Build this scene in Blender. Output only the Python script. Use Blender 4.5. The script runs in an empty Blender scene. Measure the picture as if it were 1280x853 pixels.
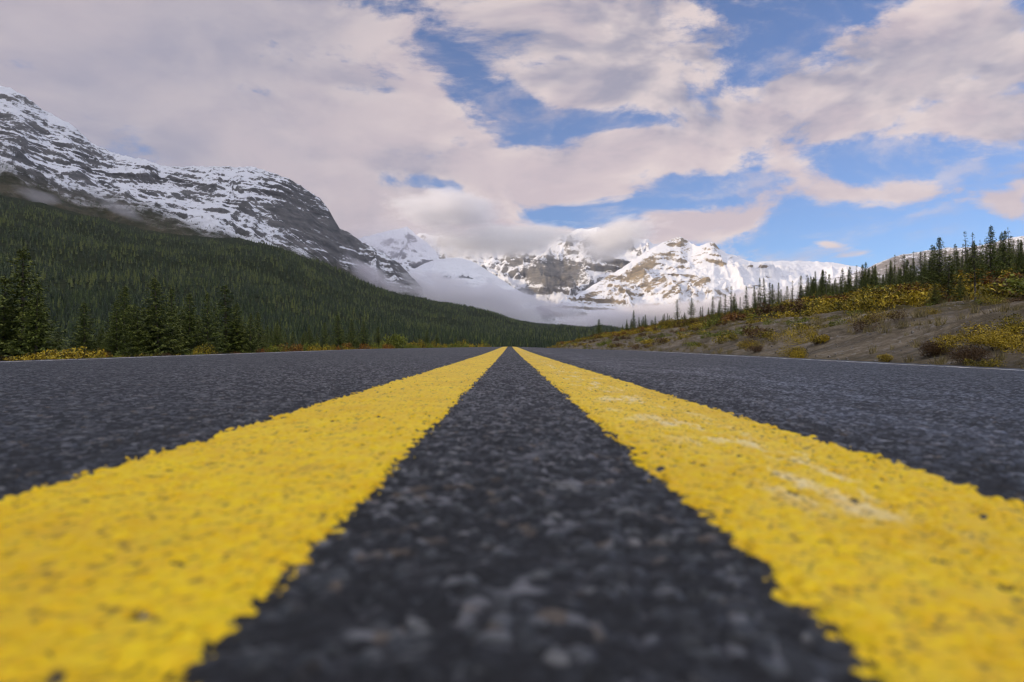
import bpy, math, random
import numpy as np
sc = bpy.context.scene
col = sc.collection
R = math.radians
F = 853.0; U0 = 637.0; V0 = 434.0        # focal length and vanishing point, in photo pixels
CAMZ = 0.055

# ------------------------------------------------------------------ noise
def _h(ix, iy, seed):
    h = (ix.astype(np.int64) * 374761393 + iy.astype(np.int64) * 668265263 + int(seed) * 1442695) & 0xFFFFFFFF
    h = ((h ^ (h >> 13)) * 1274126177) & 0xFFFFFFFF
    h = ((h ^ (h >> 15)) * 2246822519) & 0xFFFFFFFF
    return (h ^ (h >> 16)) & 0xFFFFFFFF
def rnd(ix, iy, seed): return _h(ix, iy, seed) / 4294967295.0
def perlin(x, y, seed=0):
    x = np.asarray(x, float); y = np.asarray(y, float)
    ix = np.floor(x); iy = np.floor(y); fx = x - ix; fy = y - iy
    ux = fx*fx*fx*(fx*(fx*6-15)+10); uy = fy*fy*fy*(fy*(fy*6-15)+10)
    def g(dx, dy):
        a = rnd(ix+dx, iy+dy, seed) * 2*np.pi
        return np.cos(a)*(fx-dx) + np.sin(a)*(fy-dy)
    a = g(0,0); b = g(1,0); c = g(0,1); d = g(1,1)
    return ((a+(b-a)*ux) + ((c+(d-c)*ux) - (a+(b-a)*ux))*uy) * 1.5
def fbm(x, y, o=4, seed=0, gain=.5):
    s = 0; a = 1
    for i in range(o):
        s = s + a*perlin(x*2**i, y*2**i, seed+i*17); a *= gain
    return s
def ridged(x, y, o=4, seed=0, gain=.5):
    s = 0; a = 1; w = 1
    for i in range(o):
        n = 1-np.abs(perlin(x*2**i, y*2**i, seed+i*17))*1.6
        n = np.clip(n, 0, 1)**2 * w
        s = s + a*n; w = np.clip(n*1.6, 0, 1); a *= gain
    return s
def sstep(a, b, x):
    t = np.clip((np.asarray(x, float)-a)/(b-a), 0, 1); return t*t*(3-2*t)
def worley(x, y, cell, seed, jit=.9):
    x = x/cell; y = y/cell
    ix = np.floor(x); iy = np.floor(y)
    f1 = np.full(x.shape, 9.); f2 = np.full(x.shape, 9.); rid = np.zeros(x.shape)
    for dx in (-1,0,1):
        for dy in (-1,0,1):
            cx = ix+dx; cy = iy+dy
            px = cx+.5+(rnd(cx,cy,seed)-.5)*jit; py = cy+.5+(rnd(cx,cy,seed+5)-.5)*jit
            d = np.hypot(px-x, py-y); r = rnd(cx,cy,seed+9)
            m = d < f1
            f2 = np.where(m, f1, np.minimum(f2, d)); rid = np.where(m, r, rid); f1 = np.where(m, d, f1)
    return f1, f2, rid

# ------------------------------------------------------------------ objects
def tag(o, label=None, cat=None, group=None, kind=None):
    if label: o['label'] = label
    if cat: o['category'] = cat
    if group: o['group'] = group
    if kind: o['kind'] = kind
    return o
def mesh_np(name, V, Fc, mat, attrs=None, smooth=False, parent=None, link=True):
    """V (n,3), Fc (m,k) constant-size faces"""
    me = bpy.data.meshes.new(name)
    V = np.ascontiguousarray(V, np.float32); Fc = np.ascontiguousarray(Fc, np.int32)
    m, k = Fc.shape
    me.vertices.add(len(V)); me.vertices.foreach_set('co', V.ravel())
    me.loops.add(m*k); me.loops.foreach_set('vertex_index', Fc.ravel())
    me.polygons.add(m); me.polygons.foreach_set('loop_start', np.arange(m, dtype=np.int32)*k)
    me.polygons.foreach_set('loop_total', np.full(m, k, np.int32))
    if smooth: me.polygons.foreach_set('use_smooth', np.ones(m, bool))
    me.update(calc_edges=True)
    for an, av in (attrs or {}).items():
        at = me.attributes.new(an, 'FLOAT', 'POINT'); at.data.foreach_set('value', np.ascontiguousarray(av, np.float32).ravel())
    me.materials.append(mat)
    if not link: return me
    o = bpy.data.objects.new(name, me); col.objects.link(o)
    if parent: o.parent = parent
    return o
def grid_faces(nr, nc, keep=None):
    i = np.arange(nr*nc).reshape(nr, nc)
    f = np.stack([i[:-1,:-1], i[:-1,1:], i[1:,1:], i[1:,:-1]], -1).reshape(-1, 4)
    return f if keep is None else f[keep.ravel()]

# ------------------------------------------------------------------ node helper
class S:
    """a socket with arithmetic"""
    nt = None
    def __init__(s, k): s.k = k
    def _m(op, *a, clamp=False):
        n = S.nt.nodes.new('ShaderNodeMath'); n.operation = op; n.use_clamp = clamp
        for i, v in enumerate(a):
            if isinstance(v, S): S.nt.links.new(v.k, n.inputs[i])
            else: n.inputs[i].default_value = v
        return S(n.outputs[0])
    def __add__(a, b): return S._m('ADD', a, b)
    __radd__ = __add__
    def __mul__(a, b): return S._m('MULTIPLY', a, b)
    __rmul__ = __mul__
    def __sub__(a, b): return S._m('SUBTRACT', a, b)
    def __rsub__(a, b): return S._m('SUBTRACT', b, a)
    def __truediv__(a, b): return S._m('DIVIDE', a, b)
    def __rtruediv__(a, b): return S._m('DIVIDE', b, a)
    def __pow__(a, b): return S._m('POWER', a, b)
def M(op, *a): return S._m(op, *a)
def node(t, ins=None, out=0, **pr):
    n = S.nt.nodes.new(t)
    for k, v in pr.items(): setattr(n, k, v)
    for k, v in (ins or {}).items():
        if isinstance(v, S): S.nt.links.new(v.k, n.inputs[k])
        else: n.inputs[k].default_value = v
    return S(n.outputs[out])
def ss(x, a, b): return node('ShaderNodeMapRange', {'Value': x, 'From Min': a, 'From Max': b}, interpolation_type='SMOOTHSTEP')
def lin(x, a, b, c=0., d=1.): return node('ShaderNodeMapRange', {'Value': x, 'From Min': a, 'From Max': b, 'To Min': c, 'To Max': d})
def mixc(f, a, b, bt='MIX'):
    n = S.nt.nodes.new('ShaderNodeMix'); n.data_type = 'RGBA'; n.blend_type = bt
    for i, v in ((0, f), (6, a), (7, b)):
        if isinstance(v, S): S.nt.links.new(v.k, n.inputs[i])
        elif i == 0: n.inputs[0].default_value = v
        else: n.inputs[i].default_value = (*v, 1) if len(v) == 3 else v
    return S(n.outputs[2])
def noise(vec, scale, detail=4, rough=.55, dist=0., out=0):
    return node('ShaderNodeTexNoise', {'Vector': vec, 'Scale': scale, 'Detail': detail, 'Roughness': rough, 'Distortion': dist}, out=out)
def voro(vec, scale, out=0, feat='F1', rand=1.):
    return node('ShaderNodeTexVoronoi', {'Vector': vec, 'Scale': scale, 'Randomness': rand}, out=out, feature=feat)
def xyz(v):
    n = S.nt.nodes.new('ShaderNodeSeparateXYZ'); S.nt.links.new(v.k, n.inputs[0]); return [S(o) for o in n.outputs]
def vec(x, y, z): return node('ShaderNodeCombineXYZ', {0: x, 1: y, 2: z})
def pos():  return node('ShaderNodeTexCoord', out=3)
def geo(name='Normal'):
    n = S.nt.nodes.new('ShaderNodeNewGeometry'); return S(n.outputs[name])
def attr(n): return node('ShaderNodeAttribute', attribute_name=n, out=2)
def scalev(v, s): return node('ShaderNodeVectorMath', {0: v, 1: s}, operation='MULTIPLY')
def bump(h, strength=.5, dist=.01): return node('ShaderNodeBump', {'Strength': strength, 'Distance': dist, 'Height': h})
def material(name, fn):
    m = bpy.data.materials.new(name); m.use_nodes = True; nt = m.node_tree; nt.nodes.clear(); S.nt = nt
    out = nt.nodes.new('ShaderNodeOutputMaterial')
    r = fn()
    if 'volume' in r: nt.links.new(r['volume'].k, out.inputs['Volume']); return m
    b = nt.nodes.new('ShaderNodeBsdfPrincipled')
    for k, v in r.items():
        if isinstance(v, S): nt.links.new(v.k, b.inputs[k])
        else: b.inputs[k].default_value = (*v, 1) if isinstance(v, tuple) and len(v) == 3 else v
    nt.links.new(b.outputs[0], out.inputs['Surface'])
    return m

# ------------------------------------------------------------------ camera
cam = bpy.data.cameras.new('camera'); co = bpy.data.objects.new('camera', cam); col.objects.link(co)
cam.sensor_width = 36; cam.lens = F/1280*36; cam.clip_start = .01; cam.clip_end = 80000
co.location = (0, 0, CAMZ)
co.rotation_euler = (R(90) + math.atan((V0-426.5)/F), 0, -math.atan((640-U0)/F))
cam.dof.use_dof = True; cam.dof.focus_distance = 3.0; cam.dof.aperture_fstop = 11
sc.camera = co
sc.view_settings.view_transform = 'Standard'; sc.view_settings.look = 'None'
EXPO = .75; KX = 2**-EXPO
sc.view_settings.exposure = EXPO; sc.view_settings.gamma = 1; sc.view_settings.use_curve_mapping = False
sc.render.engine = 'CYCLES'
sc.cycles.use_denoising = True
sc.cycles.max_bounces = 6; sc.cycles.diffuse_bounces = 3; sc.cycles.glossy_bounces = 2; sc.cycles.transparent_max_bounces = 8
sc.cycles.volume_bounces = 4; sc.cycles.filter_width = 1.2
sc.cycles.volume_max_steps = 256
sc.cycles.sample_clamp_indirect = 4

# ------------------------------------------------------------------ sun
SUN_AZ = R(-112); SUN_EL = R(16)           # azimuth from straight ahead, minus = left
sl = bpy.data.lights.new('sun', 'SUN'); so = bpy.data.objects.new('sun', sl); col.objects.link(so)
sl.energy = 2.25; sl.angle = R(.5); sl.color = (1, .77, .50)
from mathutils import Vector
sd = Vector((math.sin(SUN_AZ)*math.cos(SUN_EL), math.cos(SUN_AZ)*math.cos(SUN_EL), math.sin(SUN_EL)))
so.rotation_euler = sd.to_track_quat('Z', 'Y').to_euler(); so.location = (0, 0, 3000)

# ------------------------------------------------------------------ world: Nishita sky + procedural clouds by direction
w = bpy.data.worlds.new('World'); sc.world = w; w.use_nodes = True; w.cycles.sampling_method = 'NONE'
nt = w.node_tree; nt.nodes.clear(); S.nt = nt
wo = nt.nodes.new('ShaderNodeOutputWorld')
sky = nt.nodes.new('ShaderNodeTexSky'); sky.sky_type = 'NISHITA'; sky.sun_disc = False
sky.sun_elevation = SUN_EL; sky.sun_rotation = SUN_AZ; sky.altitude = 1500; sky.air_density = 1.0; sky.dust_density = .6; sky.ozone_density = 2.5
d = node('ShaderNodeTexCoord', out=0)
dx, dy, dz = xyz(d)
yy = M('MAXIMUM', dy, .12)
front = ss(dy, .12, .35)
u = dx/yy*F; v = dz/yy*F                     # tangent-plane coordinates around straight ahead (degrees-like units)
uv = vec(u, v, 0.)
def blob(cu, cv, ru, rv, ang=0, amp=1.):
    mp = S.nt.nodes.new('ShaderNodeMapping'); mp.vector_type = 'TEXTURE'
    mp.inputs['Location'].default_value = (cu-U0, V0-cv, 0); mp.inputs['Rotation'].default_value = (0,0,R(ang)); mp.inputs['Scale'].default_value = (ru*2.3, rv*2.3, 1)
    S.nt.links.new(uv.k, mp.inputs[0])
    g = node('ShaderNodeTexGradient', {'Vector': S(mp.outputs[0])}, out=1, gradient_type='QUADRATIC_SPHERE')
    return g, amp*1.15
BL = [ # cloud (+) and open blue (-)
 (120,120,420,230,0,1.3), (420,190,170,120,-20,1.0), (560,270,110,45,0,.75), (330,20,190,60,0,.5),
 (760,55,150,70,-10,1.15), (690,10,120,40,0,.6),(670,95,90,28,-10,.7), (870,60,60,35,0,.3),
 (700,215,80,34,12,.85), (800,190,110,34,28,.9), (960,140,130,55,22,1.2), (1120,95,140,60,20,1.3), (1260,70,120,75,10,1.25),(1190,150,90,24,0,.5),
 (1085,243,85,20,2,.85), (1000,215,50,18,-40,.5), (935,276,50,19,30,1.2), (850,283,70,21,12,1.2), (760,290,70,16,8,.8), (1085,243,60,14,0,.4),
 (1240,168,85,30,10,.9), (1280,240,65,34,15,1.1), (1035,305,36,8,-8,1.2), (790,60,90,60,0,.4), (730,105,90,25,-8,.5),
 (600,215,60,35,0,.35), (620,265,40,20,0,.4), (700,285,40,10,40,.3),
 (550,60,50,16,-30,-.7), (625,118,60,13,-12,-.8), (500,12,60,13,-10,-.55), (555,232,70,12,-6,-1.05), (682,276,55,11,0,-.9), (655,168,50,12,-12,-.9), (805,150,55,11,0,-.7), (490,92,40,9,-20,-.5),
 (735,152,80,12,-4,-.95), (1005,30,60,18,20,-1.2), (930,95,55,16,25,-.6), (880,232,75,16,0,-.5),
 (1120,190,120,18,5,-.55), (1180,300,160,22,0,-.8), (980,310,45,14,0,-.5), (700,262,60,12,0,-.7), (900,140,22,12,0,-.3),
 (1180,130,22,12,0,-.2), (1000,185,30,12,0,-.3),
]
B = None
for b in BL:
    t, am = blob(*b); B = M('MULTIPLY_ADD', t, am, B if B is not None else 0.)
B = B*front + (1.-front)*.55
def cloudfield(off):
    dd = node('ShaderNodeVectorMath', {0: d, 1: off}, operation='ADD')
    ds = scalev(dd, (1.0, 1.0, 2.1))
    wv = noise(ds, 3.2, 1, .5, out=1)
    wv = node('ShaderNodeVectorMath', {0: wv, 1: (.5,.5,.5)}, operation='SUBTRACT')
    ds = node('ShaderNodeVectorMath', {0: ds, 1: scalev(wv, (.22,.22,.16))}, operation='ADD')
    return ds
c0 = cloudfield((0,0,0))
n0 = noise(c0, 4.2, 9, .64)
s0 = noise(c0, 6.5, 4, .55)
s1 = noise(cloudfield((-.022,-.0,.020)), 6.5, 4, .55)
big = noise(scalev(d, (1,1,2.)), 1.9, 2, .5)
f0 = noise(c0, 15., 6, .62)
dens = B + (n0-.5)*5.0 + (f0-.5)*1.7 - .36
wisp = ss(dens + (s0-.5)*2.2, -1.1, .1)*ss(f0, .42, .70)*.5     # torn thin veils round the thick cloud
alpha = M('MAXIMUM', ss(dens, -.16, .58), wisp)
thick = ss(dens, .2, 1.6)
lit = lin(s0-s1, -.09, .09)                  # the side of a billow that faces the sun
west = ss(u, 150., -420.)*front
relf = ss(big*(1.-west*.5) + west*.20 + (n0-.5)*(1.1-west*.5) + (s0-.5)*(.5-west*.2) + ss(v, 280., 130.)*ss(u, -120., 60.)*.28, .34, .66)
# cloud body: violet-grey in its own shade, warm white where the low sun reaches it
cc = mixc(relf, (.36*KX,.345*KX,.43*KX), (.66*KX,.54*KX,.56*KX))
cc = mixc(lit*(1.-thick*.7)*.8, cc, (.92*KX,.77*KX,.71*KX))
cc = mixc(west*.75, cc, mixc(relf, (.38*KX,.36*KX,.44*KX), (.52*KX,.46*KX,.50*KX)))
up = M('MAXIMUM', ss(dz, .50, .85), ss(dy*-1., .0, .6)*ss(dz, -.05, .15)*.62)                        # unseen sky overhead and behind the camera brightened to light the scene
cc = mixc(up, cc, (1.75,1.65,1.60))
hor = ss(dz, .42, .0)
skyc = mixc(1., sky.outputs[0] and S(sky.outputs[0]), (.88,1.02,1.32), 'MULTIPLY')
bg1 = nt.nodes.new('ShaderNodeBackground'); nt.links.new(skyc.k, bg1.inputs[0]); bg1.inputs[1].default_value = .066
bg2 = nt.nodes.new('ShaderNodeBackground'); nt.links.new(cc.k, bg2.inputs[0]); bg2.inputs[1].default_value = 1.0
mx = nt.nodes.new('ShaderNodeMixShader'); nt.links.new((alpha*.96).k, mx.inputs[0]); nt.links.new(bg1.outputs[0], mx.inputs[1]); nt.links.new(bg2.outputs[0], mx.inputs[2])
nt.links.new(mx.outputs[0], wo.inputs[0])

# ------------------------------------------------------------------ terrain functions
_py = np.arange(-60, 1500, .5)
_pz = np.interp(_py, [-60,0,2.2,5.4,11.2,19,23,60,120,200,400,1000,1500], [0,0,.001,.007,.030,.064,.068,.045,-.10,-.9,-4,-9,-10])
_k = np.exp(-np.linspace(-2,2,13)**2); _k /= _k.sum()
_pz = np.convolve(np.pad(_pz, 6, 'edge'), _k, 'valid')
def prof(y): return np.interp(y, _py, _pz)
def cross_road(x): return np.where(x > 0, -.0315*np.abs(x), -.0165*np.abs(x))
def ground_z(x, y, fine=True):
    x = np.asarray(x, float); y = np.asarray(y, float)
    rt = np.interp(x, [0,4.2,4.7,6.2,8.5,15,22,30,45,65,100,160,400], [-.4,-.4,-.30,-.45,.12,1.42,2.5,4.0,6.9,10.4,16,21,23])
    lt = np.interp(-x, [0,4.1,4.7,7,10,22,60,200,400], [-.4,-.4,-.22,-.65,-.85,-.9,-1.2,-2,-3])
    taper = 1-sstep(190, 330, y + fbm(x/40, y/40, 2, 5)*25)
    r = np.where(rt > -.1, rt*taper + (-.3)*(1-taper), rt)
    if fine:
        a = sstep(6.5, 10, x)*(1-sstep(150,400,x))
        r = r + a*(.26*fbm(y/3.2 + x*.25, x/6.5, 5, 31, .6) + .5*fbm(x/14, y/16, 2, 8)*sstep(8, 20, x))
        b = sstep(5, 9, -x)
        r = r
        lt = lt + b*.12*fbm(x/3, y/3, 3, 77)
    return prof(y) + np.where(x > 0, r, lt)

# ------------------------------------------------------------------ road (displaced aggregate) and painted lines
def axis(lo, hi, fine_lo, fine_hi, st, g):
    pts = list(np.arange(fine_lo, fine_hi, st)); 
    a = fine_hi; s = st; up_ = []
    while a < hi: up_.append(a); s = max(st, abs(a)*g); a += s
    up_.append(hi)
    a = fine_lo - st; dn = []
    while a > lo: dn.append(a); s = max(st, abs(a)*g, st*1.0); a -= s
    dn.append(lo)
    return np.array(dn[::-1] + pts + up_)
def relief(X, Y):
    f1, f2, r1 = worley(X + .002*perlin(X/.01, Y/.01, 3), Y + .002*perlin(X/.01, Y/.01, 4), .0056, 11)
    g1, g2, r2 = worley(X, Y, .0036, 21)
    keep = r1 > .30
    st = sstep(.02, .30, f2-f1)*(1-.45*f1)*(.45+.55*rnd(np.floor(r1*9999), np.floor(r1*7), 3))
    fn = sstep(.02, .35, g2-g1)*(.4+.6*r2)
    h = np.where(keep, .0025*st, .0002) + np.where(keep, .0004, .0012)*fn
    big = worley(X + .004*perlin(X/.008, Y/.008, 61), Y + .004*perlin(X/.008, Y/.008, 62), .024, 41)
    bm = sstep(.26, .16, big[0])*(big[2] > .78)
    bm = bm*(worley(X, Y, .0105, 43)[2] > .25)
    h = h*(1-bm) + bm*.0022*(1-.6*(big[0]/.26)**2)*(.8+.2*perlin(X/.004, Y/.004, 8))
    hc = h
    h = h + .0007*fbm(X/.05, Y/.05, 3, 51) + .0008*fbm(X/.3, Y/.3, 2, 52)
    sid = np.where(bm > .5, big[2]*.3+.7, np.where(keep, r1, r2*.5))
    return h - .0013, sid, np.clip(hc/.0027, 0, 1.3)
ax_x = axis(-4.2, 4.3, -.26, .26, .0015, .0085)
ax_y = axis(-3.0, 430, .075, .30, .0014, .0085)
ax_y = np.unique(np.round(ax_y, 6)); ax_x = np.unique(np.round(ax_x, 6))
GX, GY = np.meshgrid(ax_x, ax_y)
H, SID, CAV = relief(GX, GY)
fade = 1-.5*sstep(6, 30, np.abs(GY)); H = H*fade
RZ = prof(GY) + cross_road(GX)
def m_asphalt():
    p = pos(); x, y, z = xyz(p)
    sid = attr('stone'); cav = attr('relief')
    vc = voro(scalev(p, (1,1,.2)), 170., out=1)
    r, g, b = xyz(vc)
    n = noise(p, 60., 5, .7); nb = noise(p, 1.3, 4, .6); nf = noise(p, 420, 2, .6)
    t = ss(sid*.5 + r*.5 + (n-.5)*.7, .35, 1.0)
    c = mixc(t, (.013,.0145,.018), (.054,.060,.065))
    c = mixc(ss(r*.6+sid*.55, .88, 1.06)*.7, c, (.16,.16,.17))
    gl = voro(scalev(p, (1,1,.2)), 135., out=1); g1, g2, g3 = xyz(gl)
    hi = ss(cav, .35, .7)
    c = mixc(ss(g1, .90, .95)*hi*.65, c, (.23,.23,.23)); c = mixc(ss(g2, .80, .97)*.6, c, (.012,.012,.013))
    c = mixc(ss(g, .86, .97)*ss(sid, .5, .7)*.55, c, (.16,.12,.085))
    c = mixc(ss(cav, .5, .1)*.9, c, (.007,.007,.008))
    # traffic-polished band just right of the centre lines; bluish sky sheen mixed into its colour
    band = ss(x, .22, .32)*ss(x, 1.1, .45)*ss(noise(scalev(p, (3,1.1,1)), 2.2, 4, .65), .42, .62)
    c = mixc(band*.16, c, (.10,.115,.15))
    c = mixc(ss(nb, .3, .75)*.25, c, (.060,.060,.068))
    rough = .80 - band*.12 - ss(r + sid*.5, .6, 1.2)*.38
    bh = n*.5 + r*.35 + nf*.3
    return {'Base Color': c, 'Roughness': rough, 'Specular IOR Level': .42, 'Normal': bump(bh, .8, .0014)}
asph = material('asphalt', m_asphalt)
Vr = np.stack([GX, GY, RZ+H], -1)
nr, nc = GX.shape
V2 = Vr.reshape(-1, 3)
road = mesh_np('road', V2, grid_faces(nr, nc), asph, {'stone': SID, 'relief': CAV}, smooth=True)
tag(road, kind='structure')
print('road verts', len(V2))
def m_paint(col_a, col_b, col_w, worn):
    def f():
        p = pos(); x, y, z = xyz(p); cav = attr('relief'); sid = attr('stone'); wh = attr('wear')
        n = noise(p, 26., 6, .7); n2 = noise(scalev(p, (1,.55,1)), 7., 4, .6); n3 = noise(p, 260., 3, .6)
        c = mixc(ss(n*.5+n3*.5, .35, .66), col_a, col_b)
        c = mixc(ss(wh + (n-.5)*1.1 + (n3-.5)*.6, .40, 1.05)*.85, c, col_w)
        c = mixc(ss(n2*.6 + noise(p, 3.2, 5, .65)*.5, .50, .68)*.45, c, (.66,.36,.004))
        grime = ss(cav + (n3-.5)*.7, .28, .0)*.8
        c = mixc(grime, c, (.10,.07,.012))
        dk = ss(noise(scalev(p, (1,.7,1)), 140., 5, .8), .59, .70)*.75
        c = mixc(dk, c, (.10,.075,.02))
        return {'Base Color': c, 'Roughness': .55, 'Specular IOR Level': .35, 'Normal': bump(n3+n*.5, .5, .0010)}
    return f
yel = material('yellow_road_paint', m_paint((.82,.49,.002), (.93,.68,.008), (.94,.80,.45), .5))
wht = material('white_road_paint', m_paint((.60,.60,.60), (.75,.75,.73), (.8,.8,.78), .5))
def line(name, xc, wd, mat, label, amount, seed, ymax=430, edge=.0032, wear_f=None):
    j = np.where((ax_x > xc-wd/2-.03) & (ax_x < xc+wd/2+.03))[0]
    i = np.where((ax_y > -3) & (ax_y < ymax))[0]
    X = GX[np.ix_(i, j)]; Y = GY[np.ix_(i, j)]; h = H[np.ix_(i, j)]; cv = CAV[np.ix_(i, j)]; rz = RZ[np.ix_(i, j)]; sd_ = SID[np.ix_(i, j)]
    de = wd/2 - np.abs(X-xc) + edge*fbm(X/.006, Y/.006, 3, seed, .7) + edge*.5*fbm(X/.2, Y/.12, 2, seed+3)
    # paint clings to the tops of the stones; it thins towards the edge and in the pits
    cover = np.clip(de/.0075, -2.5, 1.15) + (cv-.45)*1.5
    wearn = fbm(X/.03, Y/.04, 4, seed+9)
    cover = cover - amount*np.clip(wearn-.25, 0, 1)*3.0
    sp = worley(X, Y, .012, seed+4); cover = cover - 2.6*sstep(.22,.10, sp[0])*(sp[2] > .80-.25*np.exp(-(np.clip(de,0,1)/.02)**2))
    th = np.clip(cover, -1, .5)*.0011
    fillz = h*.55 + .45*.0001
    Z = rz + np.where(th > 0, np.maximum(fillz, h) + th + .00025, h + th*1.5 - .0003)
    V = np.stack([X, Y, Z], -1)
    a, b = X.shape
    keep = ~((th[:-1,:-1] <= -.0006) & (th[:-1,1:] <= -.0006) & (th[1:,1:] <= -.0006) & (th[1:,:-1] <= -.0006))
    wear = wear_f(X, Y) if wear_f else np.zeros_like(X)
    o = mesh_np(name, V.reshape(-1,3), grid_faces(a, b, keep), mat, {'relief': cv, 'stone': sd_, 'wear': wear}, smooth=True)
    me = o.data
    tag(o, label, 'road marking', kind='structure')
    return o
XL = -(.99+3.46)/2*CAMZ; WL = (3.46-.99)*CAMZ
XR = (1.185+3.65)/2*CAMZ; WR = (3.65-1.185)*CAMZ
line('road_marking', XL, WL, yel, 'yellow centre line on the side of the young spruces, evenly coloured', .12, 101, wear_f=lambda X, Y: .05+.22*fbm(X/.05, Y/.05, 4, 7))
line('road_marking', XR, WR, yel, 'yellow centre line on the side of the gravel bank, with pale worn patches', .30, 202,
     wear_f=lambda X, Y: .12 + .8*np.exp(-((X-(XR+.0*X))/.045)**2)*np.clip(fbm(X/.022, Y/.10, 5, 17, .65)+.34, 0, 1)*sstep(.15,.26,Y) + .2*fbm(X/.05,Y/.05,3,9))
line('road_marking', 3.55, .12, wht, 'thin white edge line on the gravel bank side of the road', .12, 303, edge=.006)
line('road_marking', -3.72, .10, wht, 'thin faint white edge line on the spruce side of the road', .45, 404, edge=.008)

# ------------------------------------------------------------------ ground sheet
def gaxis(parts):
    o = [];
    for a, b, n, gm in parts:
        t = np.linspace(0, 1, n, endpoint=False)
        o += list(a + (b-a)*t) if not gm else list(np.sign(a)*np.abs(a)*(np.abs(b)/np.abs(a))**t)
    o.append(parts[-1][1]); return np.array(o)
gx = gaxis([(-12000,-120,60,True), (-120,-26,60,False), (-26,-4.7,70,False), (-4.7,-4.1,3,False), (-4.1,4.2,6,False), (4.2,30,210,False), (30,110,170,False), (110,12000,60,True)])
gy = gaxis([(-12000,-40,40,True), (-40,2,40,False), (2,40,210,False), (40,340,420,False), (340,12000,110,True)])
X, Y = np.meshgrid(gx, gy); Z = ground_z(X, Y)
Z = Z - sstep(600, 5000, np.hypot(X, Y))*20
print('ground low', Z.min())
def m_ground():
    p = pos(); x, y, z = xyz(p)
    n = noise(p, .35, 6, .65); n2 = noise(p, 4., 6, .7); n3 = noise(p, 22, 4, .7)
    st = voro(p, 9., out=1); r, g, b = xyz(st)
    soil = mixc(ss(n2*.6+n3*.4, .36, .66), (.13,.102,.066), (.31,.255,.18))
    soil = mixc(ss(r, .80, .97)*.7, soil, (.30,.275,.24))
    streak = noise(scalev(vec(y + x*.25, x*.22, 0.), (1,1,1)), .9, 5, .6)
    soil = mixc(ss(streak, .42, .62)*.55, soil, (.055,.045,.030))
    grass = mixc(ss(n2, .35, .7), (.040,.042,.014), (.12,.085,.028))
    grass = mixc(ss(n3, .5, .75)*.5, grass, (.17,.11,.03))
    isoil = ss(x, 5.5, 8.)*ss(x + (n-.5)*14., 21., 15.)
    veg = ss(n + (n2-.5)*.35, .50, .60)*.85
    c = mixc(isoil*(1.-veg*ss(x, 8., 13.)), grass, soil)
    grav = ss(M('ABSOLUTE', x), 6.2, 5.2)
    c = mixc(grav, c, mixc(ss(r, .3, .9), (.09,.085,.08), (.21,.20,.19)))
    dist = ss(node('ShaderNodeVectorMath', {0: p}, operation='LENGTH', out=1), 250., 500.)
    c = mixc(dist, c, (.016,.022,.010))
    return {'Base Color': c, 'Roughness': .95, 'Specular IOR Level': .15, 'Normal': bump(n2+n3*.5+r*.2, .9, .08)}
gm = material('ground', m_ground)
tag(mesh_np('ground', np.stack([X,Y,Z],-1).reshape(-1,3), grid_faces(*X.shape), gm, smooth=True), kind='structure')

# ------------------------------------------------------------------ mountains: lofted between a foot line and a ridge line
def P3(u, v, Y): return np.array([(u-U0)/F*Y, Y, CAMZ+(V0-v)/F*Y])
def polyline(pts, n):
    pts = np.array(pts, float)
    L = np.r_[0, np.cumsum(np.linalg.norm(np.diff(pts, axis=0), axis=1))]
    return pts, L/L[-1]
def loft(cols_, foot, ridge, back, rows, g, disp, backrows=14):
    """foot/ridge/back: arrays (n,3) sampled at the same columns. g: height profile. returns (rows+backrows, n, 3)"""
    s = np.linspace(0, 1, rows)[:,None]
    fx, fy, fz = [foot[None,:,k] for k in range(3)]; rx, ry, rz = [ridge[None,:,k] for k in range(3)]
    X = fx+(rx-fx)*s; Y = fy+(ry-fy)*s; Z = fz+(rz-fz)*g(s)
    sb = np.linspace(0, 1, backrows+1)[1:,None]
    bx, by, bz = [back[None,:,k] for k in range(3)]
    X = np.r_[X, rx+(bx-rx)*sb]; Y = np.r_[Y, ry+(by-ry)*sb]; Z = np.r_[Z, rz+(bz-rz)*(sb**1.5)]
    Sx = np.r_[s, 1+sb]*np.ones_like(X)
    return disp(X, Y, Z, Sx)
def ci(u, pts):
    """smooth interpolation of control values"""
    p = np.array(pts, float); t = np.interp(u, p[:,0], p[:,1])
    # light smoothing keeps the drawn corners from being knife sharp
    return t
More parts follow.
